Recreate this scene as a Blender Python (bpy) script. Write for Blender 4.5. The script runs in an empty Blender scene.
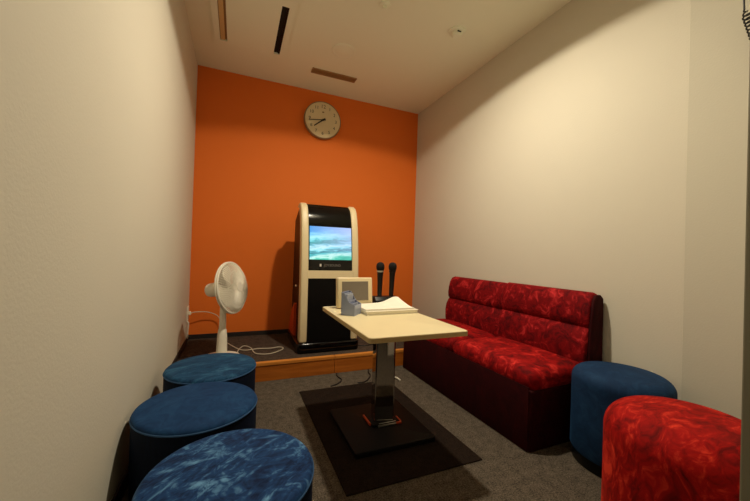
import bpy, bmesh, math, random
from mathutils import Vector, Matrix
random.seed(4)
S = bpy.context.scene
COL = S.collection
PI = math.pi

# ------------------------------------------------------------------ helpers
def link(o):
    COL.objects.link(o)
    return o

def obj(name, bm, mat, parent=None, smooth=35, loc=None, kind=None):
    bmesh.ops.recalc_face_normals(bm, faces=bm.faces)
    me = bpy.data.meshes.new(name)
    bm.to_mesh(me); bm.free()
    for m in (mat if isinstance(mat, (list, tuple)) else [mat]):
        me.materials.append(m)
    if smooth:
        for p in me.polygons: p.use_smooth = True
        me.set_sharp_from_angle(angle=math.radians(smooth))
    o = link(bpy.data.objects.new(name, me))
    if parent is not None: o.parent = parent
    if loc is not None: o.location = loc
    if kind: o['kind'] = kind
    return o

def tag(o, label, cat, group=None):
    o['label'] = label; o['category'] = cat
    if group: o['group'] = group
    return o

def thing(name, label, cat, loc=(0, 0, 0), rotz=0.0, group=None):
    o = link(bpy.data.objects.new(name, None))
    o.empty_display_size = 0.1
    o.location = loc; o.rotation_euler = (0, 0, rotz)
    return tag(o, label, cat, group)

def box(bm, x0, x1, y0, y1, z0, z1, bev=0.0, seg=2, mat=None):
    """axis box with bevelled edges, optional extra transform"""
    t = bmesh.new()
    vs = [t.verts.new(p) for p in ((x0,y0,z0),(x1,y0,z0),(x1,y1,z0),(x0,y1,z0),(x0,y0,z1),(x1,y0,z1),(x1,y1,z1),(x0,y1,z1))]
    for f in ((3,2,1,0),(4,5,6,7),(0,1,5,4),(1,2,6,5),(2,3,7,6),(3,0,4,7)):
        t.faces.new([vs[i] for i in f])
    if bev > 0:
        bmesh.ops.bevel(t, geom=list(t.edges), offset=bev, segments=seg, profile=0.5, affect='EDGES')
    merge(bm, t, mat)
    return bm

def merge(bm, t, mat=None):
    if mat is not None: bmesh.ops.transform(t, matrix=mat, verts=t.verts)
    mp = {}
    for v in t.verts: mp[v] = bm.verts.new(v.co)
    for f in t.faces:
        try:
            nf = bm.faces.new([mp[v] for v in f.verts]); nf.material_index = f.material_index
        except ValueError: pass
    t.free()

def lathe(bm, prof, n=48, mat=None, closed=False):
    """prof list of (r,z); revolve about z"""
    t = bmesh.new(); rings = []
    for r, z in prof:
        if r < 1e-6: rings.append([t.verts.new((0, 0, z))])
        else: rings.append([t.verts.new((r*math.cos(2*PI*k/n), r*math.sin(2*PI*k/n), z)) for k in range(n)])
    pairs = list(zip(rings[:-1], rings[1:]))
    if closed: pairs.append((rings[-1], rings[0]))
    for a, b in pairs:
        for k in range(n):
            k2 = (k+1) % n
            if len(a) == 1 and len(b) == 1: continue
            if len(a) == 1: t.faces.new((a[0], b[k], b[k2]))
            elif len(b) == 1: t.faces.new((a[k], a[k2], b[0]))
            else: t.faces.new((a[k], a[k2], b[k2], b[k]))
    merge(bm, t, mat)
    return bm

def torus(bm, R, r, z=0, n=64, m=8, mat=None):
    prof = [(R + r*math.cos(2*PI*k/m), z + r*math.sin(2*PI*k/m)) for k in range(m)]
    return lathe(bm, prof, n, mat, closed=True)

def tube(bm, pts, r, n=8, mat=None):
    t = bmesh.new()
    P = [Vector(p) for p in pts]; rings = []
    up = Vector((0, 0, 1)); prev = None
    for i, p in enumerate(P):
        d = (P[min(i+1, len(P)-1)] - P[max(i-1, 0)]).normalized()
        if prev is None:
            a = up if abs(d.dot(up)) < .95 else Vector((1, 0, 0))
            u = d.cross(a).normalized()
        else:
            u = (prev - d*prev.dot(d)).normalized()
        prev = u; v = d.cross(u)
        rr = r[i] if isinstance(r, (list, tuple)) else r
        rings.append([t.verts.new(p + u*rr*math.cos(2*PI*k/n) + v*rr*math.sin(2*PI*k/n)) for k in range(n)])
    for a, b in zip(rings[:-1], rings[1:]):
        for k in range(n): t.faces.new((a[k], a[(k+1) % n], b[(k+1) % n], b[k]))
    t.faces.new(rings[0]); t.faces.new(rings[-1])
    merge(bm, t, mat)
    return bm

def spline(pts, n=8):
    """Catmull-Rom"""
    P = [Vector(p) for p in pts]; out = []
    for i in range(len(P)-1):
        p0, p1, p2, p3 = P[max(i-1, 0)], P[i], P[i+1], P[min(i+2, len(P)-1)]
        for k in range(n):
            s = k/n
            out.append(.5*((2*p1) + (p2-p0)*s + (2*p0-5*p1+4*p2-p3)*s*s + (3*p1-p0-3*p2+p3)*s**3))
    out.append(P[-1]); return out

def prism(bm, poly, x0, x1, axis='x', mat=None, bev=0.0, seg=2):
    """extrude a 2-D polygon; axis x: poly=(y,z); axis z: poly=(x,y); axis y: poly=(x,z)"""
    t = bmesh.new()
    def mk(a, b, h):
        return {'x': (h, a, b), 'z': (a, b, h), 'y': (a, h, b)}[axis]
    A = [t.verts.new(mk(a, b, x0)) for a, b in poly]; B = [t.verts.new(mk(a, b, x1)) for a, b in poly]
    n = len(poly)
    t.faces.new(A[::-1]); t.faces.new(B)
    for k in range(n): t.faces.new((A[k], A[(k+1) % n], B[(k+1) % n], B[k]))
    bmesh.ops.recalc_face_normals(t, faces=t.faces)
    if bev:
        es = [e for e in t.edges if len(e.link_faces) == 2 and e.calc_face_angle(0) > .9]
        bmesh.ops.bevel(t, geom=es, offset=bev, segments=seg, profile=0.5, affect='EDGES')
    merge(bm, t, mat)
    return bm

def rrect(x0, x1, y0, y1, r, n=6):
    out = []
    for cx, cy, a in ((x1-r, y1-r, 0), (x0+r, y1-r, PI/2), (x0+r, y0+r, PI), (x1-r, y0+r, 1.5*PI)):
        for k in range(n+1):
            t = a + PI/2*k/n; out.append((cx + r*math.cos(t), cy + r*math.sin(t)))
    return out

def text_mesh(name, body, size, mat, parent, loc, rot, extrude=0.0006):
    cu = bpy.data.curves.new(name, 'FONT'); cu.body = body; cu.size = size
    cu.align_x = 'CENTER'; cu.align_y = 'CENTER'; cu.extrude = extrude
    tmp = link(bpy.data.objects.new(name + '_tmp', cu))
    me = bpy.data.meshes.new_from_object(tmp.evaluated_get(bpy.context.evaluated_depsgraph_get()))
    bpy.data.objects.remove(tmp); bpy.data.curves.remove(cu)
    me.name = name; me.materials.clear(); me.materials.append(mat)
    o = link(bpy.data.objects.new(name, me)); o.parent = parent; o.location = loc; o.rotation_euler = rot
    return o

# ------------------------------------------------------------------ materials
def lin(c):
    return tuple(((v/255)/12.92 if v/255 <= .04045 else ((v/255+.055)/1.055)**2.4) for v in c) + (1,)

def nodes(name):
    m = bpy.data.materials.new(name); m.use_nodes = True
    nt = m.node_tree; return m, nt, nt.nodes['Principled BSDF']

def pbr(name, c, rough=.6, metal=0, var=.0, scale=20, bump=0, bscale=200, spec=.5, coat=0):
    m, nt, b = nodes(name)
    b.inputs['Roughness'].default_value = rough; b.inputs['Metallic'].default_value = metal
    b.inputs['Specular IOR Level'].default_value = spec
    b.inputs['Coat Weight'].default_value = coat
    tc = nt.nodes.new('ShaderNodeTexCoord')
    no = nt.nodes.new('ShaderNodeTexNoise'); no.inputs['Scale'].default_value = scale; no.inputs['Detail'].default_value = 4
    nt.links.new(tc.outputs['Object'], no.inputs['Vector'])
    mx = nt.nodes.new('ShaderNodeMix'); mx.data_type = 'RGBA'
    L = lin(c); mx.inputs[6].default_value = tuple(v*(1-var) for v in L[:3]) + (1,)
    mx.inputs[7].default_value = tuple(min(1, v*(1+var)) for v in L[:3]) + (1,)
    nt.links.new(no.outputs['Fac'], mx.inputs[0]); nt.links.new(mx.outputs[2], b.inputs['Base Color'])
    if bump:
        n2 = nt.nodes.new('ShaderNodeTexNoise'); n2.inputs['Scale'].default_value = bscale; n2.inputs['Detail'].default_value = 3
        nt.links.new(tc.outputs['Object'], n2.inputs['Vector'])
        bp = nt.nodes.new('ShaderNodeBump'); bp.inputs['Strength'].default_value = bump; bp.inputs['Distance'].default_value = .004
        nt.links.new(n2.outputs['Fac'], bp.inputs['Height']); nt.links.new(bp.outputs['Normal'], b.inputs['Normal'])
    return m

def carpet(name, dark, light, scale=160):
    m, nt, b = nodes(name)
    b.inputs['Roughness'].default_value = .95; b.inputs['Specular IOR Level'].default_value = .1
    tc = nt.nodes.new('ShaderNodeTexCoord')
    n1 = nt.nodes.new('ShaderNodeTexNoise'); n1.inputs['Scale'].default_value = scale; n1.inputs['Detail'].default_value = 3; n1.inputs['Roughness'].default_value = .7
    n2 = nt.nodes.new('ShaderNodeTexNoise'); n2.inputs['Scale'].default_value = 30; n2.inputs['Detail'].default_value = 3
    add = nt.nodes.new('ShaderNodeMath'); add.operation = 'MULTIPLY_ADD'; add.inputs[1].default_value = .75
    mul = nt.nodes.new('ShaderNodeMath'); mul.operation = 'MULTIPLY'; mul.inputs[1].default_value = .25
    rp = nt.nodes.new('ShaderNodeValToRGB'); rp.color_ramp.elements[0].position = .36; rp.color_ramp.elements[1].position = .66
    rp.color_ramp.elements[0].color = lin(dark); rp.color_ramp.elements[1].color = lin(light)
    bp = nt.nodes.new('ShaderNodeBump'); bp.inputs['Strength'].default_value = .6; bp.inputs['Distance'].default_value = .004
    k = nt.links.new
    k(tc.outputs['Object'], n1.inputs['Vector']); k(tc.outputs['Object'], n2.inputs['Vector'])
    k(n2.outputs['Fac'], mul.inputs[0]); k(n1.outputs['Fac'], add.inputs[0]); k(mul.outputs[0], add.inputs[2])
    k(add.outputs[0], rp.inputs['Fac']); k(rp.outputs['Color'], b.inputs['Base Color'])
    k(n1.outputs['Fac'], bp.inputs['Height']); k(bp.outputs['Normal'], b.inputs['Normal'])
    return m

def velvet(name, dark, mid, light, scale=6, stretch=(1, 1, 1), contrast=(.30, .52, .78), dist=1.2, sheen=.35, offset=0, bump=.35, strokes=False):
    """crushed velvet: patches of pile lying in different directions"""
    m, nt, b = nodes(name); k = nt.links.new
    b.inputs['Roughness'].default_value = .8; b.inputs['Specular IOR Level'].default_value = .15
    b.inputs['Sheen Weight'].default_value = sheen; b.inputs['Sheen Roughness'].default_value = .4
    b.inputs['Sheen Tint'].default_value = lin(light)
    tc = nt.nodes.new('ShaderNodeTexCoord'); mp = nt.nodes.new('ShaderNodeMapping')
    mp.inputs['Scale'].default_value = stretch; mp.inputs['Location'].default_value = (offset, offset*.7, 0)
    k(tc.outputs['Object'], mp.inputs['Vector'])
    w = nt.nodes.new('ShaderNodeTexNoise'); w.inputs['Scale'].default_value = scale*.6; w.inputs['Detail'].default_value = 2
    k(mp.outputs[0], w.inputs['Vector'])
    vm = nt.nodes.new('ShaderNodeVectorMath'); vm.operation = 'MULTIPLY_ADD'
    vm.inputs[1].default_value = (.25, .25, .25); k(w.outputs['Color'], vm.inputs[0]); k(mp.outputs[0], vm.inputs[2])
    n1 = nt.nodes.new('ShaderNodeTexNoise'); n1.inputs['Scale'].default_value = scale; n1.inputs['Detail'].default_value = 6
    n1.inputs['Roughness'].default_value = .62; n1.inputs['Distortion'].default_value = dist
    k(vm.outputs[0], n1.inputs['Vector'])
    n2 = nt.nodes.new('ShaderNodeTexNoise'); n2.inputs['Scale'].default_value = scale*3.2; n2.inputs['Detail'].default_value = 4
    n2.inputs['Distortion'].default_value = dist*1.5
    k(vm.outputs[0], n2.inputs['Vector'])
    mx = nt.nodes.new('ShaderNodeMix'); mx.data_type = 'FLOAT'; mx.inputs[0].default_value = .4
    k(n1.outputs['Fac'], mx.inputs[2]); k(n2.outputs['Fac'], mx.inputs[3])
    if strokes:   # straight creases running several ways, as in pressed pile
        last = None
        for q, (ang, sx, sy) in enumerate(((.9, 5, 16), (-.3, 5, 18), (1.7, 6, 16), (2.5, 5, 14))):
            m1 = nt.nodes.new('ShaderNodeMapping'); m1.inputs['Rotation'].default_value = (0, 0, ang)
            m2 = nt.nodes.new('ShaderNodeMapping')
            m2.inputs['Scale'].default_value = (sx, sy, 4); m2.inputs['Location'].default_value = (q*3.1, q, 0)
            k(mp.outputs[0], m1.inputs['Vector']); k(m1.outputs[0], m2.inputs['Vector'])
            nn = nt.nodes.new('ShaderNodeTexNoise'); nn.inputs['Scale'].default_value = 1.3; nn.inputs['Detail'].default_value = 3; nn.inputs['Distortion'].default_value = .1
            k(m2.outputs[0], nn.inputs['Vector'])
            if last is None: last = nn.outputs['Fac']
            else:
                mm = nt.nodes.new('ShaderNodeMath'); mm.operation = 'MAXIMUM'
                k(last, mm.inputs[0]); k(nn.outputs['Fac'], mm.inputs[1]); last = mm.outputs[0]
        sb = nt.nodes.new('ShaderNodeMath'); sb.operation = 'SUBTRACT'; sb.inputs[1].default_value = .10; k(last, sb.inputs[0])
        k(sb.outputs[0], mx.inputs[2]); mx.inputs[0].default_value = .3
    rp = nt.nodes.new('ShaderNodeValToRGB'); cr = rp.color_ramp
    cr.elements[0].position = contrast[0]; cr.elements[0].color = lin(dark)
    cr.elements[1].position = contrast[2]; cr.elements[1].color = lin(light)
    e = cr.elements.new(contrast[1]); e.color = lin(mid)
    k(mx.outputs[0], rp.inputs['Fac']); k(rp.outputs['Color'], b.inputs['Base Color'])
    bp = nt.nodes.new('ShaderNodeBump'); bp.inputs['Strength'].default_value = bump; bp.inputs['Distance'].default_value = .006
    k(mx.outputs[0], bp.inputs['Height']); k(bp.outputs['Normal'], b.inputs['Normal'])
    return m

def wood(name, a, c):
    m, nt, b = nodes(name); k = nt.links.new
    b.inputs['Roughness'].default_value = .4
    tc = nt.nodes.new('ShaderNodeTexCoord'); mp = nt.nodes.new('ShaderNodeMapping'); mp.inputs['Scale'].default_value = (1.5, 20, 20)
    no = nt.nodes.new('ShaderNodeTexNoise'); no.inputs['Scale'].default_value = 3; no.inputs['Detail'].default_value = 5; no.inputs['Distortion'].default_value = .6
    rp = nt.nodes.new('ShaderNodeValToRGB'); rp.color_ramp.elements[0].color = lin(a); rp.color_ramp.elements[1].color = lin(c)
    rp.color_ramp.elements[0].position = .3; rp.color_ramp.elements[1].position = .7
    k(tc.outputs['Object'], mp.inputs['Vector']); k(mp.outputs[0], no.inputs['Vector']); k(no.outputs['Fac'], rp.inputs['Fac']); k(rp.outputs['Color'], b.inputs['Base Color'])
    return m

def emit(name, c, strength):
    m, nt, b = nodes(name)
    b.inputs['Base Color'].default_value = lin(c)
    b.inputs['Emission Color'].default_value = lin(c); b.inputs['Emission Strength'].default_value = strength
    return m

M = {}
M['wall'] = pbr('wall_paper', (216, 211, 194), .8, var=.015, scale=3, bump=.12, bscale=140, spec=.2)
M['wall_trim'] = pbr('wall_paper_trim', (205, 201, 184), .8, var=.015, scale=3, bump=.12, bscale=140, spec=.2)
M['ceil'] = pbr('ceiling_paint', (248, 250, 228), .85, var=.012, scale=2, bump=.08, bscale=120, spec=.2)
M['orange'] = pbr('orange_paint', (232, 117, 40), .7, var=.02, scale=3, bump=.1, bscale=140, spec=.25)
M['base'] = pbr('baseboard_vinyl', (30, 24, 22), .6)
M['jamb'] = pbr('door_frame_paint', (128, 124, 104), .5, var=.02)
M['carpet'] = carpet('grey_loop_carpet', (44, 39, 34), (118, 107, 93))
M['carpet2'] = carpet('platform_carpet', (44, 36, 31), (98, 84, 73))
M['wood'] = wood('orange_wood', (158, 84, 20), (186, 106, 34))
M['wood_edge'] = wood('orange_wood_nosing', (198, 120, 44), (224, 146, 62))
M['mat'] = carpet('dark_mat_pile', (20, 14, 10), (44, 33, 26), 240)
M['black'] = pbr('black_plastic', (8, 8, 8), .4, var=.1, spec=.2)
M['gloss'] = pbr('black_gloss', (5, 5, 6), .1, spec=.4)
M['darkbrown'] = pbr('dark_side_panel', (22, 12, 11), .4, spec=.25)
M['cream'] = pbr('cream_plastic', (226, 208, 166), .4, var=.02)
M['redtrim'] = pbr('red_orange_plastic', (204, 70, 22), .35)
M['silver'] = pbr('silver_metal', (200, 198, 190), .3, 1)
M['chrome'] = pbr('polished_steel', (178, 175, 170), .06, 1)
M['tabletop'] = pbr('pale_wood_laminate', (228, 214, 172), .4, var=.03, scale=12)
M['tableedge'] = pbr('table_edge_band', (190, 164, 112), .5)
M['basemetal'] = pbr('black_powdercoat', (10, 9, 9), .6, var=.1, spec=.2)
M['orange_refl'] = pbr('reflected_orange', (196, 82, 44), .35, .3)  # colour of the orange wall's reflection in the table foot
M['fan'] = pbr('ivory_plastic', (243, 238, 222), .45, var=.01)
M['fanblade'] = pbr('ivory_translucent_blade', (238, 231, 212), .35)
M['white'] = pbr('white_plastic', (232, 226, 208), .5)
M['paper'] = pbr('white_paper', (240, 234, 218), .75, var=.01)
M['cover'] = pbr('white_cover', (234, 226, 206), .45)
M['greyscreen'] = pbr('grey_lcd', (122, 112, 98), .3, var=.05, scale=60)
M['acrylic'] = pbr('blue_grey_acrylic', (150, 160, 190), .25, var=.04)
M['card'] = pbr('pale_blue_card', (168, 176, 196), .7, var=.03)
M['mesh'] = pbr('mic_mesh', (14, 13, 14), .6, 0, spec=.2, bump=.8, bscale=500)
M['micbody'] = pbr('mic_body', (14, 9, 9), .35, spec=.3)
M['clockface'] = pbr('clock_face', (226, 208, 168), .6, var=.01)
M['clockrim'] = pbr('clock_rim', (150, 122, 84), .4)
M['ink'] = pbr('dark_ink', (40, 32, 22), .7)
M['gold'] = pbr('bronze_ink', (120, 92, 48), .5)
M['grille'] = pbr('brown_grille', (168, 134, 88), .6)
M['dark'] = pbr('dark_void', (10, 9, 9), .8)
M['louver'] = pbr('beige_louver', (214, 184, 130), .5)
M['cable'] = pbr('black_cable', (20, 17, 16), .5)
M['wcable'] = pbr('white_cable', (210, 198, 176), .5)
M['dimtext'] = pbr('grey_lettering', (120, 116, 108), .5)
M['brtext'] = pbr('bright_lettering', (215, 210, 200), .5)

M['blue_a'] = velvet('blue_velvet_streaked', (9, 28, 64), (26, 62, 110), (98, 148, 190), 6.5, (1, 1.6, 1), (.40, .52, .66), 2.0, offset=1.3, strokes=True)
M['blue_b'] = velvet('blue_velvet_smooth', (12, 36, 72), (22, 57, 98), (36, 78, 120), 9, (1, 1, 1), (.25, .5, .8), .6, offset=4.1, bump=.12)
M['blue_c'] = velvet('blue_velvet_wrinkled', (12, 38, 70), (28, 68, 104), (66, 118, 150), 8, (.8, 2.6, 1.5), (.32, .52, .74), 1.0, offset=7.7)
M['blue_d'] = velvet('blue_velvet_plain', (14, 36, 66), (22, 50, 84), (36, 72, 108), 10, (1, 1, 1), (.25, .5, .8), .6, offset=2.6, bump=.12)
M['blueside_shaded'] = velvet('blue_velvet_side_shaded', (5, 12, 26), (9, 20, 40), (15, 30, 54), 9, (1, 1, .6), (.25, .5, .8), .6, offset=3.3, sheen=.2, bump=.12)  # darker copy of the stool velvet, side shade painted into the colour
M['bluepipe'] = pbr('blue_piping', (44, 86, 132), .8)
M['red_a'] = velvet('red_velvet', (78, 2, 6), (150, 9, 12), (222, 54, 48), 10, (1, 1, 1), (.38, .53, .66), .25, offset=5.2)
M['red_back'] = velvet('red_velvet_back', (74, 2, 8), (128, 7, 13), (200, 48, 50), 12, (1, 1, 1), (.38, .54, .68), .25, offset=6.1)
M['red_shaded'] = velvet('red_velvet_shaded', (34, 1, 4), (52, 3, 6), (72, 6, 9), 9, (1, 1, .7), (.3, .55, .8), .8, offset=1.9, sheen=.1, bump=.12)  # same sofa fabric, darkened to paint in the shade on front and end
M['red_o'] = velvet('bright_red_velvet', (100, 5, 6), (164, 14, 11), (222, 60, 40), 10, (1, 1.7, 1), (.38, .53, .66), .3, offset=8.4)

def screen_mat():
    m, nt, b = nodes('lit_screen'); k = nt.links.new
    tc = nt.nodes.new('ShaderNodeTexCoord'); sp = nt.nodes.new('ShaderNodeSeparateXYZ'); k(tc.outputs['Generated'], sp.inputs[0])
    mp = nt.nodes.new('ShaderNodeMapping'); mp.inputs['Scale'].default_value = (2.2, 1, 7); k(tc.outputs['Generated'], mp.inputs['Vector'])
    no = nt.nodes.new('ShaderNodeTexNoise'); no.inputs['Scale'].default_value = 1.5; no.inputs['Detail'].default_value = 5; no.inputs['Distortion'].default_value = .8
    k(mp.outputs[0], no.inputs['Vector'])
    a = nt.nodes.new('ShaderNodeMath'); a.operation = 'MULTIPLY_ADD'; a.inputs[1].default_value = -.16; k(sp.outputs['X'], a.inputs[0]); k(sp.outputs['Z'], a.inputs[2])
    c = nt.nodes.new('ShaderNodeMath'); c.operation = 'MULTIPLY_ADD'; c.inputs[1].default_value = .30; k(no.outputs['Fac'], c.inputs[0]); k(a.outputs[0], c.inputs[2])
    rp = nt.nodes.new('ShaderNodeValToRGB'); cr = rp.color_ramp
    st = [(0.0, (50, 150, 130)), (.12, (80, 205, 180)), (.19, (200, 248, 240)), (.26, (90, 200, 205)), (.33, (50, 125, 140)), (.40, (130, 225, 235)),
          (.47, (205, 248, 252)), (.54, (130, 205, 225)), (.62, (70, 150, 155)), (.70, (110, 215, 225)), (.80, (175, 245, 250)), (.90, (120, 200, 245)), (1.0, (90, 165, 235))]
    cr.elements[0].position = st[0][0]; cr.elements[0].color = lin(st[0][1])
    cr.elements[1].position = st[-1][0]; cr.elements[1].color = lin(st[-1][1])
    for p, col in st[1:-1]: e = cr.elements.new(p); e.color = lin(col)
    k(c.outputs[0], rp.inputs['Fac'])
    mx = nt.nodes.new('ShaderNodeMix'); mx.data_type = 'RGBA'; mx.inputs[7].default_value = lin((185, 200, 248))
    f = nt.nodes.new('ShaderNodeMath'); f.operation = 'MULTIPLY'; k(sp.outputs['X'], f.inputs[0]); k(sp.outputs['Z'], f.inputs[1])
    k(f.outputs[0], mx.inputs[0]); k(rp.outputs['Color'], mx.inputs[6])
    b.inputs['Base Color'].default_value = (0, 0, 0, 1); b.inputs['Roughness'].default_value = .15
    k(mx.outputs[2], b.inputs['Emission Color']); b.inputs['Emission Strength'].default_value = 1.1
    return m
M['screen'] = screen_mat()

# ------------------------------------------------------------------ the room
XL, XR, YB, ZC = -.352, 1.792, 3.154, 2.446
YN = -1.0                       # the corridor end behind the camera
PH, PY = .127, 2.36             # platform height and front
def struct(name, bm, m, parent=None, smooth=0):
    return obj(name, bm, m, parent, smooth, kind='structure')

struct('floor', box(bmesh.new(), XL-.1, XR+.1, YN-.1, YB+.1, -.1, 0), M['carpet'])
struct('ceiling', box(bmesh.new(), XL-.1, XR+.1, YN-.1, YB+.1, ZC, ZC+.1), M['ceil'])
struct('wall_back', box(bmesh.new(), XL-.1, XR+.1, YB, YB+.1, 0, ZC), M['orange'])
struct('wall_left', box(bmesh.new(), XL-.1, XL, YN-.1, YB, 0, ZC), M['wall'])
struct('wall_right', box(bmesh.new(), XR, XR+.1, YN-.1, YB, 0, ZC), M['wall'])
struct('wall_corridor', box(bmesh.new(), XL, XR, YN-.1, YN, 0, ZC), M['wall'])
# boarded panel that stands a little proud of the right wall near the doorway
struct('trim_1', box(bmesh.new(), XR-.008, XR, .32, .79, 0, ZC, .002), M['wall_trim'])
# front wall on the right of the doorway, closed by a grey door frame
struct('wall_front', box(bmesh.new(), .972, XR, .19, .32, 0, ZC), M['wall'])
jb = box(bmesh.new(), .946, .972, .18, .322, 0, 2.06, .003)
box(jb, XL, .965, .18, .322, 2.06, 2.10, .003)
struct('door_1', jb, M['jamb'])
struct('wall_front', box(bmesh.new(), XL, .965, .19, .32, 2.10, ZC), M['wall'])
BB = .038
struct('baseboard_back', box(bmesh.new(), XL, XR, YB-.008, YB, PH, PH+BB, .002), M['base'])
bl = box(bmesh.new(), XL, XL+.008, .33, PY, 0, .06, .002); box(bl, XL, XL+.008, PY, YB-.008, PH, PH+BB, .002)
struct('baseboard_left', bl, M['base'])
br = box(bmesh.new(), XR-.008, XR, .79, PY, 0, .06, .002); box(br, XR-.008, XR, PY, YB-.008, PH, PH+BB, .002)
struct('baseboard_right', br, M['base'])

# raised platform: carpeted deck with an orange wood riser in two boards
pf = link(bpy.data.objects.new('floor_platform', None)); pf['kind'] = 'structure'
struct('platform_carpet', box(bmesh.new(), XL, XR, PY+.024, YB, 0, PH), M['carpet2'], pf)
SE = .70
for a, c in ((XL, SE-.001), (SE+.001, XR)):
    struct('riser_board', box(bmesh.new(), a, c, PY, PY+.024, .0, PH-.022, .0015), M['wood'], pf)
    struct('nosing', box(bmesh.new(), a, c, PY-.004, PY+.03, PH-.022, PH+.003, .004), M['wood_edge'], pf)

# ------------------------------------------------------------------ ceiling fittings
LX, LY, LR = .78, 1.46, .20
t = thing('ceiling_light', 'round ceiling lamp with an open white rim around one bulb, above the table', 'lamp', (LX, LY, ZC))
obj('lamp_rim', lathe(bmesh.new(), [(LR, 0), (LR+.006, 0), (LR+.006, -.088), (LR, -.088)], 64, closed=True), M['white'], t)
obj('bulb_holder', lathe(bmesh.new(), [(0, 0), (.03, 0), (.022, -.012), (0, -.012)], 32), M['white'], t)

t = thing('air_conditioner', 'flush ceiling air conditioner panel with two long side slots', 'air conditioner', (0, 0, ZC))
bm = bmesh.new(); z0, z1 = -.016, 0
AX0, AX1, AY0, AY1 = -.20, .305, 1.95, 2.72
sl = ((-.160, -.112), (.216, .262)); sy0, sy1 = 2.13, 2.672
for a, c in ((AX0, sl[0][0]), (sl[0][1], sl[1][0]), (sl[1][1], AX1)): box(bm, a, c, sy0, sy1, z0, z1)
box(bm, AX0, AX1, AY0, sy0, z0, z1); box(bm, AX0, AX1, sy1, AY1, z0, z1)
obj('panel', bm, M['ceil'], t, 0)
obj('slot', box(bmesh.new(), sl[0][0], sl[0][1], sy0, sy1, -.003, 0), M['grille'], t, 0)
obj('slot', box(bmesh.new(), sl[1][0], sl[1][1], sy0, sy1, -.003, 0), M['dark'], t, 0)
obj('louver', box(bmesh.new(), -.156, -.126, sy0+.004, sy1-.004, -.013, -.007, .001), M['louver'], t, 0)
obj('louver', box(bmesh.new(), .247, .259, sy0+.004, sy1-.004, -.011, -.006, .001), M['black'], t, 0)

t = thing('air_vent', 'narrow brown slatted vent grille in the ceiling near the orange wall', 'vent', (.738, 2.792, ZC))
bm = bmesh.new(); W, D = .197, .038
box(bm, -W, W, -D, -D+.008, -.008, 0); box(bm, -W, W, D-.008, D, -.008, 0)
box(bm, -W, -W+.008, -D+.008, D-.008, -.008, 0); box(bm, W-.008, W, -D+.008, D-.008, -.008, 0)
obj('frame', bm, M['grille'], t, 0)
obj('backing', box(bmesh.new(), -W+.008, W-.008, -D+.008, D-.008, -.002, 0), M['grille'], t, 0)
bm = bmesh.new()
for i in range(30):
    x = -W+.018 + i*(2*W-.036)/29
    box(bm, x-.002, x+.002, -D+.008, D-.008, -.007, -.002)
obj('slats', bm, M['grille'], t, 0)

t = thing('smoke_detector', 'small round white smoke detector on the ceiling', 'smoke detector', (1.349, 1.872, ZC))
obj('base_ring', lathe(bmesh.new(), [(0, 0), (.056, 0), (.056, -.008), (.05, -.012), (0, -.012)], 40), M['ceil'], t)
obj('sensor_head', lathe(bmesh.new(), [(0, -.012), (.036, -.012), (.034, -.030), (.026, -.038), (0, -.040)], 40), M['ceil'], t)
obj('sensor_slot', box(bmesh.new(), -.020, .008, -.0375, -.033, -.027, -.019, .001), M['dark'], t, 0)

o = obj('ceiling_speaker', lathe(bmesh.new(), [(0, 0), (.092, 0), (.092, -.003), (.086, -.006), (.076, -.006), (.072, -.003), (.06, -.005), (0, -.007)], 48), M['ceil'], loc=(.711, 2.43, ZC))
tag(o, 'faint round flush cover on the ceiling beside the brown vent', 'ceiling cover')
o = obj('ceiling_sprinkler', lathe(bmesh.new(), [(0, 0), (.034, 0), (.032, -.005), (.014, -.008), (.010, -.03), (.018, -.032), (.018, -.035), (0, -.035)], 32), M['ceil'], loc=(.80, 1.865, ZC))
tag(o, 'tiny round sprinkler head at the top edge of the ceiling', 'sprinkler')

# ------------------------------------------------------------------ wall clock, 7:44
CR = .180
t = thing('wall_clock', 'round cream wall clock with dark rim high on the orange wall', 'clock', (.727, YB, 2.166))
RX = Matrix.Rotation(PI/2, 4, 'X')
obj('case', lathe(bmesh.new(), [(0, 0), (CR-.004, 0), (CR, .01), (CR, .034), (CR-.006, .042), (CR-.009, .042), (CR-.010, .034), (0, .034)], 72, RX), M['clockrim'], t)
obj('clock_face', lathe(bmesh.new(), [(0, .0345), (CR-.010, .0345), (CR-.010, .0375), (0, .0375)], 72, RX), M['clockface'], t)
for h in range(1, 13):
    a = h*PI/6; r = .128
    text_mesh('numeral', str(h), .042 if h != 12 else .05, M['ink'] if h != 12 else M['gold'], t, (r*math.sin(a), -.0382, r*math.cos(a)), (PI/2, 0, 0))
obj('emblem', lathe(bmesh.new(), [(0, 0), (.011, 0), (.011, .0006), (0, .0006)], 20, Matrix.Translation((0, -.0376, .075)) @ RX @ Matrix.Scale(.6, 4, (0, 1, 0))), M['gold'], t)
def hand(name, ang, l, w, d):
    bm = bmesh.new()
    prism(bm, [(-w, -.028), (w, -.028), (w*.75, l), (-w*.75, l)], -d-.0015, -d, 'y')
    bmesh.ops.rotate(bm, verts=bm.verts, matrix=Matrix.Rotation(ang, 3, 'Y'))
    obj(name, bm, M['ink'], t, 0)
hand('hour_hand', math.radians(231), .108, .0065, .040)
hand('minute_hand', math.radians(262), .138, .0042, .043)
obj('hand_cap', lathe(bmesh.new(), [(0, .038), (.010, .038), (.010, .047), (0, .048)], 20, RX), M['ink'], t)

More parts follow.
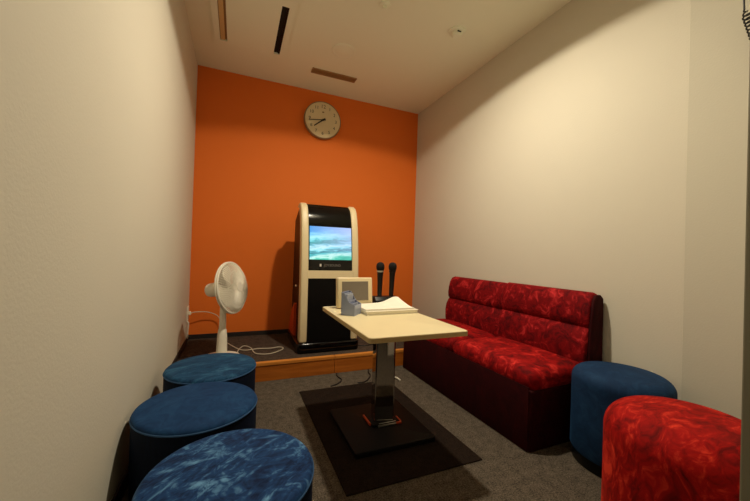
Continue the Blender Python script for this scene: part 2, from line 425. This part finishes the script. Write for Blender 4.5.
# ------------------------------------------------------------------ karaoke machine
t = thing('karaoke_machine', 'tall cream and black karaoke machine with a lit screen on the platform', 'karaoke machine', (0, 0, 0))
PROF = [(.205, 2.500), (.45, 2.503), (.70, 2.512), (.85, 2.524), (1.0, 2.543), (1.10, 2.562), (1.17, 2.581), (1.225, 2.605), (1.26, 2.635), (1.278, 2.68)]
def yf(z):
    for (a, ya), (b, yb_) in zip(PROF[:-1], PROF[1:]):
        if z <= b: return ya + (yb_-ya)*(z-a)/(b-a)
    return PROF[-1][1]
KX0, KX1 = .463, .913
front = [(y, z) for z, y in PROF]
back = [(2.72, 1.272), (2.82, 1.225), (2.94, 1.165), (2.955, 1.0), (2.965, .6), (2.985, .35), (2.99, .205)]
obj('body', prism(bmesh.new(), front + back, KX0+.008, KX1-.008), M['darkbrown'], t)
def strip(bm, x0, x1, z0, z1, out, inn, n=10):
    zs = [z0 + (z1-z0)*i/n for i in range(n+1)]
    fr = []
    for z in zs:
        dy = yf(min(z+.005, 1.278)) - yf(max(z-.005, .205)); d = Vector((-.01, dy)).normalized()
        fr.append((yf(z) + d.x*out, z + d.y*out))
    bk = [(yf(z)+inn, z) for z in zs]
    prism(bm, fr + bk[::-1], x0, x1, 'x')
bm = bmesh.new()
def column(x0, x1):
    n = len(PROF); poly = []
    for z, y in PROF: poly.append((y-.012, z+.010*max(0, (z-1.15)/.112)))
    inner = [(y+.075, z-.02*max(0, (z-1.15)/.112)) for z, y in PROF]
    prism(bm, poly + [(2.715, 1.288), (2.75, 1.272)] + inner[::-1], x0, x1, 'x', bev=.012, seg=3)
column(KX0-.006, KX0+.050); column(KX1-.050, KX1+.006)
strip(bm, KX0+.045, KX1-.045, .692, .752, .012, .05, 3)
obj('front_frame', bm, M['cream'], t, 50)
bm = bmesh.new(); strip(bm, KX0+.0505, KX1-.0505, .753, 1.274, .008, .05, 16)
bz = obj('monitor_bezel', bm, M['gloss'], t, 40)
bm = bmesh.new(); strip(bm, KX0+.0505, KX1-.0505, .215, .691, .006, .05, 4)
obj('lower_panel', bm, M['black'], t, 40)
bm = bmesh.new(); strip(bm, KX0+.056, KX1-.056, .836, 1.095, .0105, .004, 10)
obj('screen', bm, M['screen'], bz, 40)
yy = yf(.795)-.0095
text_mesh('logo_lettering', 'JOYSOUND', .026, M['dimtext'], bz, (.700, yy, .793), (math.radians(86), 0, 0))
obj('logo_emblem', box(bmesh.new(), .598, .612, yy-.0006, yy+.001, .784, .804), M['brtext'], bz, 0)
# plinth with rounded corners
bm = bmesh.new()
prism(bm, rrect(KX0-.022, KX1+.018, 2.468, 3.0, .035), PH, .205, 'z', bev=.012, seg=3)
obj('plinth', bm, M['gloss'], t, 40)
for sx, x0, x1 in ((-1, KX0-.012, KX0+.008), (1, KX1-.008, KX1+.012)):
    arc = [(2.70 + .285*math.sin(a*PI/2/8)**1.2, .205 + .26*(a/8)) for a in range(9)]
    bm = bmesh.new(); prism(bm, [(2.74, .205)] + [(2.74+.24*(1-(k/8)**2), .205+.27*k/8) for k in range(9)], x0, x1, 'x')
    obj('side_trim', bm, M['redtrim'], t, 40)
obj('side_lock', lathe(bmesh.new(), [(0, 0), (.012, 0), (.010, .006), (0, .007)], 16, Matrix.Translation((KX0+.008, 2.79, .607)) @ Matrix.Rotation(-PI/2, 4, 'Y')), M['silver'], t)

# ------------------------------------------------------------------ pedestal fan
t = thing('pedestal_fan', 'ivory pedestal fan standing on the platform by the left wall', 'fan', (-.072, 2.55, PH))
obj('base', lathe(bmesh.new(), [(0, 0), (.122, 0), (.124, .008), (.118, .016), (.06, .026), (.036, .034), (0, .034)], 48), M['fan'], t)
obj('pole', lathe(bmesh.new(), [(0, .033), (.036, .033), (.033, .14), (.027, .20), (.023, .21), (.020, .37), (0, .37)], 24), M['fan'], t)
FR = .178
ax = Vector((math.cos(math.radians(30))*math.cos(.16), -math.sin(math.radians(30))*math.cos(.16), math.sin(.16)))
q = ax.to_track_quat('Z', 'Y').to_matrix().to_4x4()
HM = Matrix.Translation(Vector((.046, -.02, .498))) @ q       # local z = blow direction
bm = bmesh.new(); lathe(bm, [(0, -.185), (.028, -.183), (.042, -.172), (.048, -.155), (.050, -.09), (.045, -.04), (.02, -.03), (0, -.03)], 32, HM)
obj('motor_housing', bm, M['fan'], t)
bm = bmesh.new(); tube(bm, [(0, 0, .36), (0, 0, .43), tuple(HM @ Vector((0, 0, -.075)))], [.018, .018, .02], 12)
obj('neck', bm, M['fan'], t)
def guard(name, zc, depth, rw):
    bm = bmesh.new()
    torus(bm, FR, .006, zc, 64, 8, HM)
    torus(bm, FR*.66, .0018, zc + depth*.75, 48, 6, HM)
    torus(bm, FR*.38, .0018, zc + depth*.95, 48, 6, HM)
    lathe(bm, [(0, zc+depth), (.034, zc+depth), (.034, zc+depth+(.004 if depth > 0 else -.004)), (0, zc+depth+(.004 if depth > 0 else -.004))], 24, HM)
    for k in range(64):
        a = 2*PI*k/64; pts = []
        for s in (0, .25, .5, .75, 1):
            r = .03 + (FR-.03)*s; sw = a + .35*(1-s)
            pts.append((r*math.cos(sw), r*math.sin(sw), zc + depth*math.sqrt(max(0, 1-(s**2)))))
        tube(bm, pts, .0026, 5, HM)
    return obj(name, bm, M['fan'], t)
guard('front_guard', .012, .052, .0017)
guard('rear_guard', -.002, -.035, .0017)
for k in range(4):
    t2 = bmesh.new(); rows = []
    for s in range(7):
        r = .025 + .135*s/6; wv = .5 + .25*math.sin(PI*s/6)
        rows.append([t2.verts.new((r*math.cos(w_), r*math.sin(w_), .006 + .03*w_)) for w_ in [(-wv + 2*wv*j/6) for j in range(7)]])
    for a, b_ in zip(rows[:-1], rows[1:]):
        for j in range(6): t2.faces.new((a[j], a[j+1], b_[j+1], b_[j]))
    ex = bmesh.ops.extrude_face_region(t2, geom=t2.faces[:])
    bmesh.ops.translate(t2, vec=(0, 0, .002), verts=[v for v in ex['geom'] if isinstance(v, bmesh.types.BMVert)])
    bm = bmesh.new(); merge(bm, t2, HM @ Matrix.Rotation(k*PI/2+.4, 4, 'Z'))
    obj('blade', bm, M['fanblade'], t)
obj('hub', lathe(bmesh.new(), [(0, -.03), (.026, -.03), (.026, .03), (.015, .04), (0, .042)], 24, HM), M['fan'], t)
fl = Vector((-.072, 2.55, PH))
zf = PH + .004
cord = [(.03, 2.60, PH+.014), (.045, 2.72, zf+.002), (.081, 2.807, zf), (.128, 2.74, zf), (.15, 2.60, zf), (.19, 2.555, zf), (.255, 2.545, zf), (.33, 2.60, zf), (.365, 2.66, zf),
        (.34, 2.70, zf), (.27, 2.685, zf), (.18, 2.68, zf+.006), (.075, 2.69, zf), (.00, 2.82, zf), (-.07, 3.04, zf), (-.09, 3.11, .20), (-.12, 3.11, .31), (-.20, 3.09, .36), (-.29, 3.06, .370), (-.327, 3.05, .364)]
bm = bmesh.new(); tube(bm, [Vector(p)-fl for p in spline(cord, 8)], .0034, 6)
obj('power_cord', bm, M['wcable'], t)
bm = bmesh.new(); box(bm, XL+.009, XL+.028, 3.036, 3.064, .350, .378, .004); bmesh.ops.translate(bm, verts=bm.verts, vec=-fl)
obj('plug', bm, M['white'], t)

t = thing('wall_outlet', 'cream wall outlet on the left wall beside the orange corner', 'outlet', (XL, 3.06, .36))
obj('outlet_plate', box(bmesh.new(), 0, .008, -.035, .045, -.06, .06, .003), M['white'], t)
obj('socket', box(bmesh.new(), .006, .0095, -.018, .028, -.035, .04, .001), M['cover'], t)
bm = bmesh.new(); tube(bm, spline([(.006, 3.0-3.06, -.05), (.018, -.06, -.07), (.014, -.05, -.13), (.012, -.045, -.192)], 6), .006, 6)
obj('wall_cord', bm, M['white'], t)

# ------------------------------------------------------------------ floor mat, table
mt = obj('floor_mat', prism(bmesh.new(), [(.402, 1.150), (1.034, 1.150), (1.020, 2.110), (.398, 2.110)], 0, .006, 'z', bev=.002, seg=1), M['mat'])
tag(mt, 'dark brown rectangular mat on the grey carpet under the table', 'mat')

TX0, TX1, TY0, TY1, TZ = .4505, .892, 1.090, 1.801, .594
t = thing('low_table', 'low rectangular table with pale laminate top on one chrome column', 'table', (.73, 1.55, .006))
o0 = Vector((.73, 1.55, .006))
def loc(bm): bmesh.ops.translate(bm, verts=bm.verts, vec=-o0); return bm
obj('table_top', loc(prism(bmesh.new(), rrect(TX0+.001, TX1-.001, TY0+.001, TY1-.001, .018), TZ-.014, TZ, 'z', bev=.002, seg=2)), M['tabletop'], t)
obj('edge_band', loc(prism(bmesh.new(), rrect(TX0, TX1, TY0, TY1, .018), TZ-.020, TZ-.003, 'z')), M['tableedge'], t)
obj('base_plate', loc(prism(bmesh.new(), rrect(.502, .912, 1.335, 1.765, .012), .006, .030, 'z', bev=.004)), M['basemetal'], t)
cb = prism(bmesh.new(), rrect(-.052, .052, -.04, .04, .008), .024, TZ-.038, 'z')
bmesh.ops.rotate(cb, verts=cb.verts, matrix=Matrix.Rotation(math.radians(-8), 3, 'Z')); bmesh.ops.translate(cb, verts=cb.verts, vec=(0, .015, 0))
obj('column', cb, M['chrome'], t)
obj('support_plate', loc(prism(bmesh.new(), rrect(.58, .86, 1.30, 1.68, .01), TZ-.032, TZ-.020, 'z')), M['basemetal'], t)
fl_ = obj('column_foot', loc(prism(bmesh.new(), rrect(.655, .805, 1.508, 1.628, .006), .030, .042, 'z', bev=.003)), M['basemetal'], t)
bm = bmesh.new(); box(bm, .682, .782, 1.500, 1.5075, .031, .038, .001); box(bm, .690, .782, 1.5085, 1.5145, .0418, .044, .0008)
obj('glint_strip', loc(bm), M['silver'], fl_)  # bars added to imitate light glinting on the steel foot
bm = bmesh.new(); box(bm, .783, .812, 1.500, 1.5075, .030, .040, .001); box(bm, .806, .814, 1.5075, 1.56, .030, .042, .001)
obj('wall_reflection', loc(bm), M['orange_refl'], fl_)  # orange pieces imitate the wall's reflection in the steel foot
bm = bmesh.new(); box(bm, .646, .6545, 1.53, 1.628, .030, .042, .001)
obj('wall_reflection', loc(bm), M['orange_refl'], fl_)

# remote tablet
t = thing('karaoke_remote', 'cream tabletop karaoke remote with a grey screen on the table', 'remote', (.612, 1.715, TZ), .03)
tl = Matrix.Rotation(-.12, 4, 'X')
obj('casing', box(bmesh.new(), -.103, .103, -.018, .020, .0035, .168, .008, 3, tl), M['cream'], t)
obj('screen', box(bmesh.new(), -.078, .076, -.0195, -.017, .042, .146, .001, 1, tl), M['greyscreen'], t)
obj('stand_foot', box(bmesh.new(), -.085, .085, -.012, .055, 0, .014, .004), M['cream'], t)

# acrylic holder, turned a quarter
t = thing('card_holder', 'small blue-grey acrylic card holder in front of the remote', 'holder', (.534, 1.545, TZ), math.radians(48))
HW, HD = .044, .036
obj('base', box(bmesh.new(), -HW, HW, -HD, HD, 0, .004, .001), M['acrylic'], t, 0)
obj('back_panel', box(bmesh.new(), -HW, HW, HD-.003, HD, .004, .112, .001), M['acrylic'], t, 0)
obj('front_panel', box(bmesh.new(), -HW, HW, -HD, -HD+.003, .004, .052, .001), M['acrylic'], t, 0)
for s in (-1, 1):
    x0, x1 = (-HW, -HW+.003) if s < 0 else (HW-.003, HW)
    obj('side_panel', prism(bmesh.new(), [(-HD+.003, .004), (HD-.003, .004), (HD-.003, .110), (HD-.014, .110), (-.006, .066), (-HD+.003, .052)], x0, x1), M['acrylic'], t, 0)
obj('divider', box(bmesh.new(), -HW+.003, HW-.003, -.004, -.001, .004, .07, .0005), M['acrylic'], t, 0)
for i, (y, h, w) in enumerate(((.010, .100, .036), (.020, .104, .038), (-.020, .058, .036))):
    c = obj('song_card', box(bmesh.new(), -w, w, y-.002, y+.002, .0, h-.004, .0004), M['card'], None, 0)
    c.matrix_world = t.matrix_basis.copy(); c.location = (.534, 1.545, TZ+.0042); c.rotation_euler = (0, 0, math.radians(48))
    tag(c, ('pale card standing behind the divider of the blue-grey holder', 'tallest pale card against the back of the blue-grey holder', 'short pale card in the front pocket of the blue-grey holder')[i], 'card', 'cards in the holder')

# song books
t = thing('song_book', 'thick white song book lying flat on the table, the lower one', 'book', (.738, 1.59, TZ), .03)
obj('pages', box(bmesh.new(), -.143, .143, -.098, .098, .003, .017, .001), M['paper'], t, 0)
obj('cover', box(bmesh.new(), -.147, .147, -.101, .101, 0, .003, .001), M['cover'], t, 0)
obj('cover', box(bmesh.new(), -.147, .147, -.101, .101, .017, .0195, .001), M['cover'], t, 0)
def curl_sheet(bm, w, d, zlo, th, f, nx=20, ny=10):
    A = [[None]*(ny+1) for _ in range(nx+1)]; B = [[None]*(ny+1) for _ in range(nx+1)]
    for i in range(nx+1):
        for j in range(ny+1):
            u, v = i/nx, j/ny; z = zlo + f(u, v)
            A[i][j] = bm.verts.new((-w+2*w*u, -d+2*d*v, z)); B[i][j] = bm.verts.new((-w+2*w*u, -d+2*d*v, z+th))
    for i in range(nx):
        for j in range(ny):
            bm.faces.new((A[i][j], A[i][j+1], A[i+1][j+1], A[i+1][j])); bm.faces.new((B[i][j], B[i+1][j], B[i+1][j+1], B[i][j+1]))
    for i in range(nx):
        bm.faces.new((A[i][0], A[i+1][0], B[i+1][0], B[i][0])); bm.faces.new((A[i+1][ny], A[i][ny], B[i][ny], B[i+1][ny]))
    for j in range(ny):
        bm.faces.new((A[0][j+1], A[0][j], B[0][j], B[0][j+1])); bm.faces.new((A[nx][j], A[nx][j+1], B[nx][j+1], B[nx][j]))
    return bm
t = thing('song_booklet', 'open white booklet with an upturned page on top of the song book', 'book', (.732, 1.598, TZ+.0195), .02)
obj('pages', curl_sheet(bmesh.new(), .138, .092, .0, .006, lambda u, v: 0.0), M['paper'], t, 40)
obj('lifted_page', curl_sheet(bmesh.new(), .136, .090, .0065, .0012, lambda u, v: .030*max(0, (v-.2)/.8)**1.3*math.exp(-((u-.93)/.22)**2) + .005*v*u), M['paper'], t, 60)

# microphones on their charger
t = thing('charging_stand', 'low black charging stand behind the books, holding two microphones', 'charging stand', (.810, 1.748, TZ))
obj('stand_body', prism(bmesh.new(), [(-.038, 0), (.034, 0), (.034, .045), (.020, .058), (-.02, .056), (-.038, .038)], -.074, .072, 'x', bev=.004), M['black'], t)
obj('indicator_panel', box(bmesh.new(), -.05, .05, -.0395, -.0375, .01, .03, .0005), M['gloss'], t, 0)
def mic(name, x, label, tilt, ringm):
    m = thing(name, label, 'microphone', (x, 1.742, TZ+.058), 0, None)
    T = Matrix.Rotation(tilt, 4, 'Y')
    obj('handle', lathe(bmesh.new(), [(0, .0008), (.0125, .0008), (.0135, .02), (.0145, .08), (.017, .128), (.018, .140), (0, .140)], 24, T), M['micbody'], m)
    obj('ring', lathe(bmesh.new(), [(.0, .1402), (.0195, .1402), (.0205, .144), (.0195, .149), (0, .149)], 24, T), ringm, m)
    obj('grille_head', lathe(bmesh.new(), [(0, .1492), (.019, .1492), (.0235, .160), (.0245, .172), (.0225, .184), (.016, .193), (.007, .1975), (0, .198)], 24, T), M['mesh'], m)
mic('microphone', .772, 'black microphone with a bright silver ring, left of the two', 0.0, M['silver'])
mic('microphone', .846, 'black microphone with a dull ring, right of the two', .03, M['darkbrown'])

# ------------------------------------------------------------------ round stools
SR, SH = .188, .389
def stool(name, x, y, label, topm, sidem, pipem, r=SR, h=SH, rot=0.0, group='blue velvet stools', taper=.0, puff=.012, edge=.02):
    t = thing(name, label, 'stool', (x, y, 0), rot, group)
    if pipem is None:
        obj('base', lathe(bmesh.new(), [(0, 0), (r-.012, 0), (r-.008, .004), (r-.008, .05), (0, .05)], 72), M['black'], t, 60)
    else:
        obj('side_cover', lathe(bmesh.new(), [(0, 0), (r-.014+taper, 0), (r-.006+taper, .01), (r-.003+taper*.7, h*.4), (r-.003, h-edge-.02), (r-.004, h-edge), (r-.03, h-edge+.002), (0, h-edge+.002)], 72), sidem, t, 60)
    p = [(0, h-edge+.0025), (r-.006, h-edge+.0025)] if pipem is not None else [(0, .0505), (r-.004, .0505), (r-.001, .058), (r-.002, h*.5), (r-.002, h-edge-.01)]
    for k in range(11):
        a = PI/2*k/10; p.append((r-edge + edge*math.cos(a) - .002, h-edge+.003 + (edge-.003)*math.sin(a)))
    for s in (.8, .6, .4, .2, 0): p.append(((r-edge)*s, h + puff*(1-s*s)))
    obj('seat_cushion', lathe(bmesh.new(), p, 72), topm, t, 60)
    if pipem is not None:
        bm = bmesh.new(); torus(bm, r-.004, .0042, h-edge+.002, 72, 8); obj('piping', bm, pipem, t, 60)
    return t
LH = .295
stool('round_stool', -.117, 1.458, 'blue velvet round stool, the middle one along the left wall', M['blue_b'], M['blueside_shaded'], M['bluepipe'], r=.2185, h=LH)
stool('round_stool', -.096, 1.902, 'blue velvet round stool nearest the fan and platform', M['blue_c'], M['blueside_shaded'], M['bluepipe'], r=.2165, h=LH, rot=.3)
stool('round_stool', .008, .978, 'streaky blue velvet round stool in the front left foreground', M['blue_a'], M['blueside_shaded'], M['bluepipe'], r=.2226, h=LH+.003, rot=.6)
stool('round_stool', 1.594, .920, 'plain blue velvet round stool between the sofa and red stool', M['blue_d'], M['blue_d'], None, puff=.012, edge=.05, r=.189, h=.408)
stool('round_stool', 1.305, .556, 'bright red velvet stool in the right foreground by the door frame', M['red_o'], M['red_o'], None, r=.218, h=.428, group=None, edge=.085, puff=.006)

# ------------------------------------------------------------------ sofa
SA = math.radians(.8)
t = thing('sofa', 'dark red crushed velvet two-seat sofa against the right wall', 'sofa', (1.268, 1.110, 0), SA)
D, LEN = .515, 1.22
obj('base', box(bmesh.new(), .004, D-.03, .002, LEN-.002, .0, .285, .012, 3), M['red_shaded'], t)
def roundslab(x0, x1, y0, y1, z0, z1, r):
    bm = bmesh.new(); box(bm, x0, x1, y0, y1, z0, z1, r, 5); return bm
hl = LEN/2
def seat_mesh(y0, y1):
    bm = bmesh.new(); n = 14; m = 10
    bmesh.ops.create_grid
    # rounded block with slightly domed top
    box(bm, 0, D-.105, y0, y1, .265, .372, .046, 6)
    bmesh.ops.subdivide_edges(bm, edges=[e for e in bm.edges if e.calc_length() > .12], cuts=7, use_grid_fill=True)
    for v in bm.verts:
        if v.co.z > .33:
            u = (v.co.x)/(D-.105); w = (v.co.y-y0)/(y1-y0)
            v.co.z += .018*math.sin(PI*min(1, max(0, u)))**.6*math.sin(PI*min(1, max(0, w)))**.6 if 0 < u < 1 and 0 < w < 1 else 0
    return bm
obj('seat_cushion', seat_mesh(0, hl-.002), M['red_a'], t, 60)
obj('seat_cushion', seat_mesh(hl+.002, LEN), M['red_a'], t, 60)
obj('front_panel', box(bmesh.new(), -.001, .0035, .012, LEN-.012, .004, .30, .001), M['red_shaded'], t)
BPROF = [(.392, .350), (.384, .40), (.383, .45), (.392, .50), (.410, .535), (.424, .550), (.412, .564), (.408, .60), (.414, .65), (.426, .695), (.444, .722), (.468, .731), (.492, .722), (.506, .70), (.510, .66), (.510, .350)]
def back_mesh(y0, y1):
    bm = bmesh.new(); secs = []
    cx, cz = .465, .56
    for yy, sc in ((0, .90), (.004, .955), (.012, .985), (.025, 1), (.5, 1), (.975, 1), (.988, .985), (.996, .955), (1, .90)):
        yv = y0 + (y1-y0)*(yy if .03 < yy < .97 else yy)
        secs.append([bm.verts.new((cx+(a-cx)*(1-(1-sc)*1.2), yv, cz+(b-cz)*sc if b > .40 else b)) for a, b in BPROF])
    n = len(BPROF)
    for A, B in zip(secs[:-1], secs[1:]):
        for k in range(n): bm.faces.new((A[k], A[(k+1) % n], B[(k+1) % n], B[k]))
    bm.faces.new(secs[0]); bm.faces.new(secs[-1])
    return bm
obj('backrest', back_mesh(.014, hl+.002), M['red_back'], t, 60)
obj('backrest', back_mesh(hl+.004, LEN-.004), M['red_back'], t, 60, loc=(.007, 0, -.006))
EP = [(.405, .02), (.405, .36), (.412, .50), (.422, .60), (.434, .69), (.455, .718), (.488, .720), (.510, .70), (.513, .66), (.513, .02)]
obj('end_panel', prism(bmesh.new(), EP, 0, .018, 'y', bev=.005), M['red_shaded'], t, 50)
obj('back_board', box(bmesh.new(), .5105, .515, .018, LEN-.01, .0, .69, .001), M['red_shaded'], t)

# ------------------------------------------------------------------ loose cables on the floor
bm = bmesh.new(); tube(bm, spline([(.935, 2.62, PH+.0045), (.96, 2.57, PH+.0045), (1.02, 2.54, PH+.0045), (1.09, 2.56, PH+.0045), (1.16, 2.50, PH+.0045)], 8), .004, 6)
tag(obj('black_cable', bm, M['cable']), 'black cable on the platform running out from the karaoke machine', 'cable', 'black cables')
bm = bmesh.new(); tube(bm, spline([(.715, 2.350, .0045), (.70, 2.29, .0045), (.712, 2.22, .0045), (.67, 2.16, .0045), (.61, 2.13, .0045)], 8), .004, 6)
tag(obj('black_cable', bm, M['cable']), 'thin black cable on the carpet below the seam of the platform', 'cable', 'black cables')
bm = bmesh.new(); tube(bm, spline([(.965, 2.345, .0045), (.945, 2.29, .0045), (.93, 2.22, .0045), (.86, 2.135, .0045), (.80, 2.13, .0045)], 8), .0045, 6)
tag(obj('black_cable', bm, M['cable']), 'black cable on the carpet beside the table column', 'cable', 'black cables')
bm = bmesh.new(); tube(bm, spline([(1.075, 2.15, .005), (1.09, 2.11, .012), (1.10, 2.07, .006)], 6), .005, 6)
tag(obj('cable_end', bm, M['white']), 'small pale cable end on the carpet between table and sofa', 'cable')

# ------------------------------------------------------------------ wall phone with curly cord
t = thing('wall_phone', 'wall phone with a black curly cord at the top right corner', 'phone', (XR-.008, .56, 2.02))
obj('phone_body', box(bmesh.new(), -.045, 0, -.09, .05, .05, .27, .012, 3), M['white'], t)
obj('handset', box(bmesh.new(), -.085, -.0455, -.05, 0, .06, .26, .014, 3), M['white'], t)
pts = [(-.05, .046, .055), (-.05, .047, .0), (-.05, .047, -.10), (-.05, .045, -.152)]
st, en = Vector((-.05, .045, -.155)), Vector((-.05, -.01, -.40)); dv = en-st
a1 = dv.normalized(); b1 = a1.cross(Vector((1, 0, 0))).normalized(); c1 = a1.cross(b1)
for i in range(17*10+1):
    s = i/170; rr = .011*min(1, s*8)
    pts.append(st + dv*s + b1*rr*math.cos(2*PI*17*s) + c1*rr*math.sin(2*PI*17*s))
bm = bmesh.new(); tube(bm, pts, .003, 5)
obj('curly_cord', bm, M['cable'], t)

# ------------------------------------------------------------------ camera
f, yaw, pitch, roll = 328.63, .3991, .0084, .0321
cy, sy = math.cos(yaw), math.sin(yaw); cp, sp_ = math.cos(pitch), math.sin(pitch)
F = Vector((sy*cp, cy*cp, sp_)); r0 = Vector((cy, -sy, 0)); u0 = r0.cross(F)
r = r0*math.cos(roll) + u0*math.sin(roll); u = -r0*math.sin(roll) + u0*math.cos(roll)
cam = bpy.data.cameras.new('camera'); co = link(bpy.data.objects.new('camera', cam))
mw = Matrix((( r.x, u.x, -F.x, 0), (r.y, u.y, -F.y, 0), (r.z, u.z, -F.z, .9), (0, 0, 0, 1)))
co.matrix_world = mw
cam.sensor_width = 36; cam.lens = f/750*36; cam.clip_start = .01
S.camera = co

# ------------------------------------------------------------------ light
la = bpy.data.lights.new('lamp_light', 'AREA'); la.shape = 'DISK'; la.size = .075
la.energy = 32; la.color = (1.0, .88, .68)
lo = link(bpy.data.objects.new('lamp_light', la)); lo.location = (LX, LY, ZC-.040)
w = bpy.data.worlds.new('world'); S.world = w; w.use_nodes = True
w.node_tree.nodes['Background'].inputs[0].default_value = (0, 0, 0, 1)
vs = S.view_settings; vs.view_transform = 'Standard'; vs.look = 'None'; vs.gamma = 1; vs.use_curve_mapping = False
vs.exposure = 0
